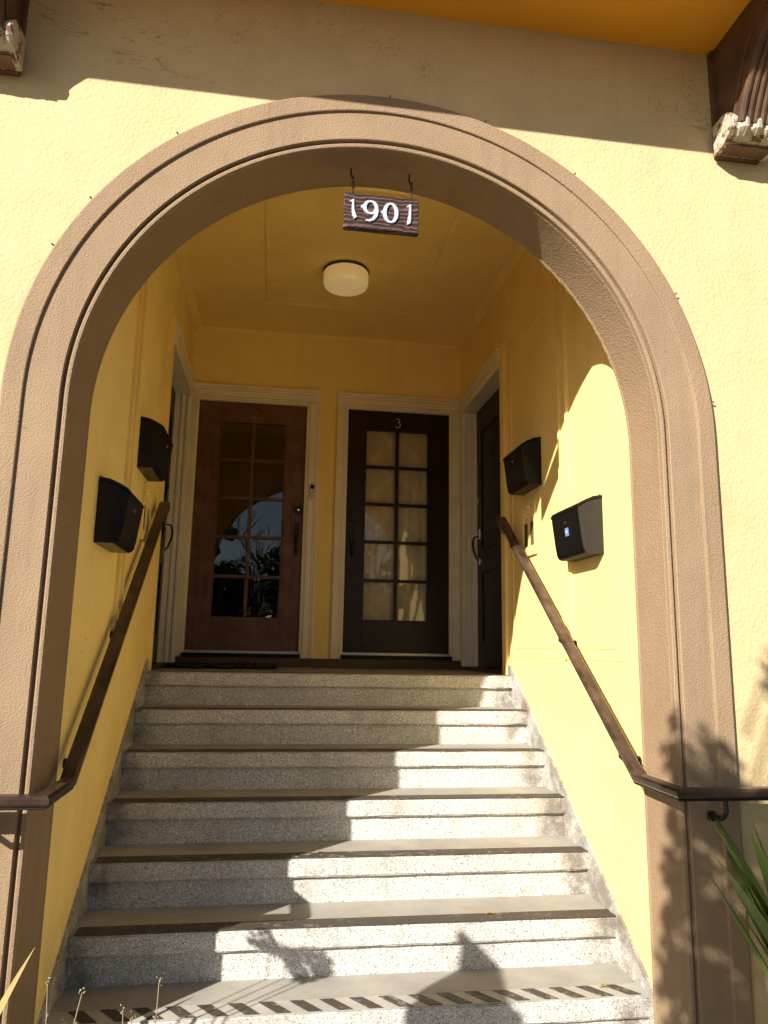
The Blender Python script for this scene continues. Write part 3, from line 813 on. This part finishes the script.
# tracery vents
def vent(s, label):
    x0 = WL if s < 0 else WR; sg = 1 if s < 0 else -1
    y0, y1, z0, z1 = -.44, -.22, .70, .99
    t = thing('wall_vent', (x0, (y0+y1)/2, z0), label, 'wall vent', 'tracery vents on the vestibule walls')
    X = lambda d_: x0+sg*d_
    def bx(bm, d0, d1, ya, yb, za, zb, bv=.003): box(bm, (min(X(d0), X(d1)), ya, za), (max(X(d0), X(d1)), yb, zb), bv)
    bm = bmesh.new()
    ym = (y0+y1)/2
    bx(bm, 0, .012, y0, y0+.018, z0, z1); bx(bm, 0, .012, y1-.018, y1, z0, z1); bx(bm, 0, .011, ym-.013, ym+.013, z0+.031, z1)
    bx(bm, 0, .016, y0-.012, y1+.012, z0-.006, z0+.014); bx(bm, 0, .015, y0+.0255, y1-.0255, z0+.0145, z0+.05)
    bx(bm, 0, .008, y0+.0255, ym-.0135, z1-.10, z1); bx(bm, 0, .008, ym+.0135, y1-.0255, z1-.10, z1)
    bx(bm, 0, .014, y0-.006, y1+.006, z1+.0005, z1+.016)
    for (cy, cz_) in ((ym-.045, z1-.05), (ym+.045, z1-.05), (ym, z1-.02)):
        for q in range(4):
            a = q*math.pi/2+.78; P = [(X(.010), cy+.016*math.cos(a)+.012*math.cos(b_2), cz_+.016*math.sin(a)+.012*math.sin(b_2)) for b_2 in [i_*math.pi/4 for i_ in range(9)]]
            tube(bm, P, .004, 6, cap=False)
    obj('tracery', bm, M['trimyel'], t)
    bm = bmesh.new(); bx(bm, 0, .002, y0+.02, y1-.02, z0+.04, z1-.09, 0)
    for q in range(3):
        for cy in (ym-.05, ym+.05): bx(bm, .001, .0035, cy-.006+.0, cy+.006, z1-.085+q*.025, z1-.073+q*.025, 0) if q < 0 else None
    obj('slot', bm, simple('slot_shade', (.13, .085, .03), .9), t)  # flat dark plate, recess shade of the slots painted into its colour
vent(-1, 'yellow painted tracery vent on the left wall between mailboxes and handrail')
vent(1, 'yellow painted tracery vent on the right wall left of the sunlit mailbox')

# doorbell
t = thing('doorbell', (.077, D-.036, 1.31), 'small pale doorbell with black top on the casing between the doors', 'doorbell')
obj('base', B(((.060, D-.046, 1.285), (.096, D-.0365, 1.365)), bev=.003), M['bellwhite'], t)
obj('camera_cap', B(((.063, D-.050, 1.368), (.093, D-.0365, 1.400)), bev=.003), M['black'], t)
obj('button', disc((.078, D-.0462, 1.335), .008, .003), M['alu'], t)

# doormat
t = thing('doormat', (-.5, .95, .005), 'crumpled black mat lying on the landing before the left door', 'mat')
bm = bmesh.new(); nx_, ny_ = 30, 12
vs = [[bm.verts.new((-.86+.72*i/nx_, .60+.50*j/ny_+.012*math.sin(i*.6), .006+.012*(1+math.sin(i*.9+j*.5)*math.cos(j*.8+i*.25)) + (.022 if 18 < i < 25 else 0)*abs(math.sin(i*1.1)))) for j in range(ny_+1)] for i in range(nx_+1)]
for i in range(nx_):
    for j in range(ny_): bm.faces.new((vs[i][j], vs[i+1][j], vs[i+1][j+1], vs[i][j+1]))
r = bmesh.ops.extrude_face_region(bm, geom=bm.faces[:]); bmesh.ops.translate(bm, verts=[v for v in r['geom'] if isinstance(v, bmesh.types.BMVert)], vec=(0, 0, .012))
bmesh.ops.recalc_face_normals(bm, faces=bm.faces[:])
obj('mat_sheet', bm, M['matblack'], t, smooth=True)

for (lx, ly, k_, lb) in ((.73, -1.24, 5, 'small yellow leaf lying on the second lowest lit tread'), (.05, -.98, 4, 'tiny dry leaf lying on a middle tread'), (1.10, -1.50, 6, 'curled brown leaf lying on the striped bottom tread')):
    bm = bmesh.new(); z_ = -k_*RI+.006; q = [(0, 0), (.010, .007), (.024, .008), (.040, 0), (.024, -.008), (.010, -.006)]
    vs = [bm.verts.new((lx+a_, ly+b_2, z_+abs(b_2)*.5+.004*math.sin(a_*90))) for a_, b_2 in q]; bm.faces.new(vs)
    r_ = bmesh.ops.extrude_face_region(bm, geom=bm.faces[:]); bmesh.ops.translate(bm, verts=[v for v in r_['geom'] if isinstance(v, bmesh.types.BMVert)], vec=(0, 0, .0012))
    tag(obj('fallen_leaf', bm, M['dryleaf']), lb, 'leaf')
# curtain behind the right door
bm = bmesh.new(); nx_, nz_ = 60, 4
vs = [[bm.verts.new((.45+.62*i/nx_, D+.105+.004*math.sin(i*.9)+.003*math.sin(i*.37), .30+1.66*j/nz_)) for j in range(nz_+1)] for i in range(nx_+1)]
for i in range(nx_):
    for j in range(nz_): bm.faces.new((vs[i][j], vs[i+1][j], vs[i+1][j+1], vs[i][j+1]))
tag(obj('curtain', bm, M['curtain'], smooth=True), 'beige curtain with zigzag pattern hanging behind the dark door glass', 'curtain')

# handrails ------------------------------------------------------------
def handrail(s, label):
    x = (WL+.055) if s < 0 else (WR-.08); xo = -3.2 if s < 0 else 3.4
    t = thing('handrail', (x, -1.97, -.33), label, 'handrail', 'handrails beside the stairs')
    path = [(x, -.03, .962), (x, -.10, .915), (x, -1.70, -.304), (x, -1.985, -.306), (xo, -1.985, -.306)]
    bm = sweep_rect(path[1:], .054, .030, .008)
    obj('rail', bm, M['rail'], t)
    bm = sweep_rect([(x, -.02, .955), (x, -.13, .871)], .060, .050, .006); obj('end_cap', bm, M['rail'], t)
    bm = sweep_rect([(x, -.08, .903), (x, -1.69, -.324), (x, -1.985, -.3265), (xo, -1.985, -.3265)], .034, .008, .002)
    obj('metal_bar', bm, M['blackiron'], t)
    xw = WL if s < 0 else WR
    def br(P):
        bm = bmesh.new(); tube(bm, P, [.010, .009, .009, .008], 8)
        a = Vector(P[0]); d_ = (Vector(P[1])-a).normalized()
        tube(bm, [a, a+d_*.006], .018, 14)
        obj('bracket', bm, M['blackiron'], t)
    for yy in (-.22, -.95, -1.55):
        zr = -.304+(yy+1.70)*(.915+.304)/1.6
        br([(xw, yy, zr-.075), (x+s*.02, yy, zr-.078), (x, yy, zr-.060), (x, yy, zr-.035)])
    for k in range(2):
        xx = (1.36 if s > 0 else -1.03)+s*k*1.0
        yw = F-.02 if k == 0 else FW
        br([(xx, yw, -.40), (xx, -1.96, -.395), (xx, -1.985, -.37), (xx, -1.985, -.329)])
handrail(-1, 'dark brown handrail on the shaded left side of the stairs')
handrail(1, 'brown sunlit handrail on the right side of the stairs')

# light hooks around the arch
HL = ['just above the upper left shoulder', 'on the left shoulder', 'lowest on the left', 'at the very top', 'right of the top', 'on the upper right shoulder', 'on the right side', 'lowest on the right']
for hk, (x, z) in enumerate([(-.607, 2.019), (-.893, 1.727), (-1.002, 1.532), (.186, 2.294), (.573, 2.234), (.942, 2.042), (1.342, 1.559), (1.472, 1.121)]):
    dx, dz = x-XM, z-ZS; l = math.hypot(dx, dz); ux, uz = dx/l, dz/l; x, z = XM+ux*(A+.221), ZS+uz*(A+.225)
    bm = bmesh.new(); tube(bm, [(x, FW+.002, z), (x, FW-.014, z), (x+ux*.004, FW-.018, z+uz*.004), (x+ux*.008, FW-.014, z+uz*.008)], .0028, 6)
    o = obj('cup_hook', bm, M['blackiron'])
    tag(o, 'tiny dark cup hook at the arch edge, '+HL[hk], 'hook', 'cup hooks around the arch')

# ------------------------------------------------------------------ plants
def strap_clump(name, base, n, lens, width, mat, dirs, label, cat, droop=.6, seed=1, group=None, els=(48, 86)):
    rg = random.Random(seed); t = thing(name, base, label, cat, group)
    V, Fc = [], []
    for i in range(n):
        az = R_(rg.uniform(*dirs)); el = R_(rg.uniform(*els)); L = rg.uniform(*lens); wv_ = width*rg.uniform(.7, 1.15)
        p = Vector(base)+Vector((rg.uniform(-.06, .06), rg.uniform(-.06, .06), 0)); seg = 12
        d_ = Vector((math.cos(az)*math.cos(el), math.sin(az)*math.cos(el), math.sin(el)))
        side = Vector((-math.sin(az), math.cos(az), 0)); b0 = len(V)
        for k in range(seg+1):
            u = k/seg; wd_ = wv_*(.45+1.1*u if u < .5 else 1.0)*(1-max(0, (u-.35)/.65)**3.2)*.5+.0006
            nrm = side.cross(d_).normalized()
            V += [tuple(p-side*wd_+nrm*wd_*.18), tuple(p), tuple(p+side*wd_+nrm*wd_*.18)]
            d_ = (d_+Vector((0, 0, -droop*(.4+u)*L/seg*1.1))).normalized(); p = p+d_*(L/seg)
            side = (side+Vector((rg.uniform(-.03, .03), rg.uniform(-.03, .03), 0))).normalized()
        for k in range(seg):
            a = b0+3*k; Fc += [(a, a+1, a+4, a+3), (a+1, a+2, a+5, a+4)]
    obj('foliage', (V, [], Fc), mat, t, smooth=True); return t
strap_clump('agapanthus', (1.71, -2.24, GZ), 52, (.88, 1.28), .115, M['leaf'], (120, 240), 'green strap leaved clump at the foot of the right pier', 'plant', .45, 4, None, (66, 87))
strap_clump('agapanthus', (2.15, -2.55, GZ), 30, (.7, 1.1), .065, M['leaf'], (0, 360), 'green strap leaved clump further right along the wall', 'plant', .75, 9)
strap_clump('dry_lily', (-1.12, -2.21, GZ), 9, (.66, .86), .034, M['dryleaf'], (-30, 60), 'yellow dried strap leaves at the foot of the left pier', 'plant', .55, 5)
# dried weeds
def weeds(base, stems, label):
    t = thing('dried_weed', base, label, 'weed', 'dried weeds before the stairs'); rg = random.Random(int(abs(base[0])*100))
    bm = bmesh.new()
    for (dx, dy, h) in stems:
        P = [Vector(base)+Vector((dx*u+rg.uniform(-.006, .006), dy*u+rg.uniform(-.006, .006), h*u)) for u in [k/8 for k in range(9)]]
        tube(bm, P, [.0026*(1-.5*k/8) for k in range(9)], 5)
        for k in range(4, 9):
            for q in range(6):
                c = P[k]+Vector((rg.uniform(-.008, .008), rg.uniform(-.008, .008), rg.uniform(-.01, .012)))
                bmesh.ops.create_icosphere(bm, subdivisions=1, radius=rg.uniform(.0016, .0034), matrix=Matrix.Translation(c))
    obj('stem', bm, M['weed'], t)
weeds((-.45, -2.15, GZ), [(.0, .0, .715), (.05, .03, .5)], 'tall thin dried weed stem standing in front of the stairs')
weeds((-.53, -2.17, GZ), [(.0, .0, .66), (.02, .02, .64), (-.03, .01, .60)], 'bushy dried weed left of the tall thin stem')
weeds((-.70, -2.12, GZ), [(-.04, .0, .72), (.04, .02, .68), (.0, .03, .60)], 'faint dried weed nearest the left pier')

def leaf_cloud(blobs, n, size, rg):
    V, Fc = [], []
    tot = sum(b[1][0]*b[1][1]*b[1][2] for b in blobs)
    for c, r_ in blobs:
        k = int(n*r_[0]*r_[1]*r_[2]/tot)
        for _ in range(k):
            while True:
                q = Vector((rg.uniform(-1, 1), rg.uniform(-1, 1), rg.uniform(-1, 1)))
                if .1 < q.length < 1: break
            q = q*(q.length**-.35 if q.length > .01 else 1)*.9
            p = Vector(c)+Vector((q.x*r_[0], q.y*r_[1], q.z*r_[2]))
            s_ = size*rg.uniform(.6, 1.3)
            a = Vector((rg.uniform(-1, 1), rg.uniform(-1, 1), rg.uniform(-.6, .6))).normalized(); b = a.orthogonal().normalized()
            b = (b*math.cos(rg.uniform(0, 6))+a.cross(b)*math.sin(rg.uniform(0, 6))).normalized()
            i0 = len(V); V += [tuple(p-a*s_), tuple(p+b*s_*.45), tuple(p+a*s_), tuple(p-b*s_*.45)]; Fc.append((i0, i0+1, i0+2, i0+3))
    return V, [], Fc
def branches(bm, p, d_, L, r_, depth, rg, spread=.55, ends=None):
    n = 4; P = [Vector(p)]
    for k in range(n):
        d_ = (d_+Vector((rg.uniform(-.12, .12), rg.uniform(-.12, .12), rg.uniform(-.03, .10)))).normalized(); P.append(P[-1]+d_*L/n)
    tube(bm, P, [r_*(1-.4*k/n) for k in range(n+1)], 5 if depth < 3 else 8, cap=False)
    if ends is not None and depth <= 1: ends.append(P[-1])
    if depth == 0: return
    for q in range(rg.choice((2, 3, 3))):
        nd = (d_+Vector((rg.uniform(-1, 1), rg.uniform(-1, 1), rg.uniform(-.3, .5)))*spread*1.3).normalized()
        branches(bm, P[-1] if q == 0 else P[rg.choice((2, 3, 4))], nd, L*rg.uniform(.62, .82), r_*.58, depth-1, rg, spread, ends)
# young tree whose shade falls on the right pier
def shade_back(P, t_): return Vector(P)-Vector((1.03, 1.0, -.76))*t_
rg = random.Random(21)
tb = shade_back((1.52, F, -1.2), 2.65)
t = thing('young_tree', (tb.x, tb.y, GZ), 'slim young leafy tree standing beside the path outside the arch', 'tree')
bm = bmesh.new(); top = Vector((tb.x, tb.y, 1.5))
tube(bm, [(tb.x+.02*math.sin(k), tb.y+.02*math.cos(k*2), GZ+k*.30) for k in range(11)], [.03-.0022*k for k in range(11)], 8)
blobs = []
sh = [(1.235, -.06, .03, .06), (1.19, -.16, .05, .05), (1.26, -.20, .06, .07), (1.38, -.17, .03, .10), (1.44, -.24, .05, .08), (1.32, -.30, .10, .07), (1.46, -.34, .09, .07), (1.28, -.42, .10, .08), (1.42, -.45, .11, .08), (1.22, -.56, .10, .08), (1.37, -.60, .08, .06), (1.52, -.58, .09, .10), (1.24, -.72, .12, .08), (1.42, -.72, .10, .05), (1.50, -.84, .13, .08), (1.22, -.90, .12, .07), (1.38, -.98, .16, .08), (1.22, -1.08, .12, .08), (1.50, -1.12, .14, .10), (1.30, -1.24, .18, .12), (1.70, -.55, .14, .14), (1.75, -.85, .16, .18), (1.70, .02, .07, .08), (1.76, -.14, .10, .10), (1.66, .12, .03, .06), (1.10, -.78, .05, .05), (1.12, -.92, .07, .05), (1.10, -1.15, .08, .08)]
for (px_, pz_, rx, rz) in sh:
    c = shade_back((px_, F, pz_), 2.65+rg.uniform(-.18, .18)); blobs.append(((c.x, c.y, c.z), (rx, rx, rz)))
    j = Vector((tb.x, tb.y, max(GZ+.5, c.z-.25))); tube(bm, [j, (j+c)/2+Vector((0, 0, .05)), c], [.008, .006, .003], 5)
obj('trunk', bm, M['bark'], t)
obj('crown', leaf_cloud(blobs, 4300, .036, rg), M['bush'], t)
# small seed head plant left of the stairs
sb = shade_back((-.13, -1.315, -1.02), 1.04)
t = thing('seed_head_plant', (sb.x-.02, sb.y, GZ), 'tall stemmed plant with round seed heads left of the stairs', 'plant')
bm = bmesh.new(); bl = []
for (px_, pz_, r_) in [(-.17, -.945, .045), (-.10, -1.0, .04), (-.02, -1.045, .065), (.03, -1.03, .045)]:
    c = shade_back((px_, -1.315, pz_), 1.04); bl.append(((c.x, c.y, c.z), (r_, r_, r_)))
    tube(bm, [(sb.x-.02, sb.y, GZ), ((sb.x+c.x)/2-.03, (sb.y+c.y)/2, (GZ+c.z)/2), tuple(c)], [.005, .004, .003], 6)
obj('stem', bm, M['weed'], t); obj('seed_head', leaf_cloud(bl, 500, .016, rg), M['bush'], t)

# unseen post added here, cap shaped to cast the pointed shadow on the steps
ap = shade_back((.60, -1.315, -.930), 1.8)
PCX, PCY = ap.x+.10, ap.y-.10
t = thing('shadow_post', (ap.x, ap.y, GZ), 'unseen square post with sloping cap, added for its pointed shadow on the steps', 'post')
hw_ = .10
obj('shaft', B(((PCX-hw_, PCY-hw_, GZ-.02), (PCX+hw_, PCY+hw_, ap.z-.30)), bev=.008), M['stone'], t)
bm = bmesh.new(); c4 = [(PCX+sx*.12, PCY+sy*.12) for sx, sy in ((-1, -1), (1, -1), (1, 1), (-1, 1))]
lo = [bm.verts.new((x, y, ap.z-.299)) for x, y in c4]; hi = [bm.verts.new((x, y, ap.z-.25)) for x, y in c4]; tp = bm.verts.new(tuple(ap))
bm.faces.new(lo[::-1])
for k in range(4): bm.faces.new((lo[k], lo[(k+1) % 4], hi[(k+1) % 4], hi[k])); bm.faces.new((hi[k], hi[(k+1) % 4], tp))
obj('cap', bm, M['stone'], t)

# across the street: hedge shrubs, bare tree, house (seen mirrored in the door glass)
rg = random.Random(5)
EV = ['dark evergreen across the street, '+q for q in ('at the left end of its row seen from the entrance', 'second in its row from the west', 'third in its row beside the bare tree', 'in the middle of its row', 'fifth in its row, before the grey house', 'sixth in its row near the second bare tree', 'at the far right end of its row')]
hl = ['round dark evergreen shrub across the street', 'taller dark evergreen shrub across the street beside the bare tree', 'wide dark evergreen shrub across the street']
for k, (x, hh) in enumerate([(-6.5, 5.4), (-4.2, 6.0), (-2.0, 5.7), (.3, 5.4), (2.6, 5.9), (4.9, 5.5), (7.3, 5.2)]):
    t = thing('evergreen_shrub', (x, -20.6, GZ), EV[k], 'shrub', 'evergreen shrubs across the street')
    bm = bmesh.new(); tube(bm, [(x, -20.6, GZ), (x+.05, -20.6, GZ+1), (x, -20.6, GZ+2)], [.09, .07, .04], 8); obj('trunk', bm, M['bark'], t)
    bl = [((x+rg.uniform(-.7, .7), -20.6+rg.uniform(-.5, .5), GZ+.5+rg.uniform(0, hh-1.1)), (rg.uniform(.5, .9), rg.uniform(.5, .8), rg.uniform(.45, .8))) for _ in range(12)]+[((x, -20.6, GZ+hh*.45), (1.0, .8, hh*.42))]
    obj('crown', leaf_cloud(bl, 4200, .11, rg), M['hedge'], t)
for k, (x, y, hh, lb) in enumerate([(-1.2, -19.9, 1.9, 'bare branched street tree opposite the entrance'), (3.8, -20.2, 1.7, 'second bare tree across the street, further right')]):
    t = thing('bare_tree', (x, y, GZ), lb, 'tree'); bm = bmesh.new()
    branches(bm, (x, y, GZ), Vector((0.05, 0, 1)), hh+.4, .13, 5, rg, .6); obj('trunk', bm, M['bark'], t)
t = thing('neighbour_house', (4, -27, GZ), 'grey stucco house with a dark gabled roof across the street', 'house')
obj('wall', B(((-3, -31, GZ-.05), (11, -24, GZ+3.0))), M['house2'], t)
bm = bmesh.new(); prism(bm, [(-31.5, GZ+3.0), (-23.5, GZ+3.0), (-27.5, GZ+4.6)], 15, 'yz', -3.5); obj('roof', bm, M['roof'], t)
for x in (-1, 3, 7): 
    f = obj('window', B(((x, -23.999, GZ+1.0), (x+1.3, -23.93, GZ+2.3)), bev=.01), M['bellwhite'], t)
    obj('pane', B(((x+.07, -23.929, GZ+1.07), (x+1.23, -23.92, GZ+2.23))), M['winpane'], f)
print('faces', sum(len(o.data.polygons) for o in bpy.data.objects if o.type == 'MESH'))
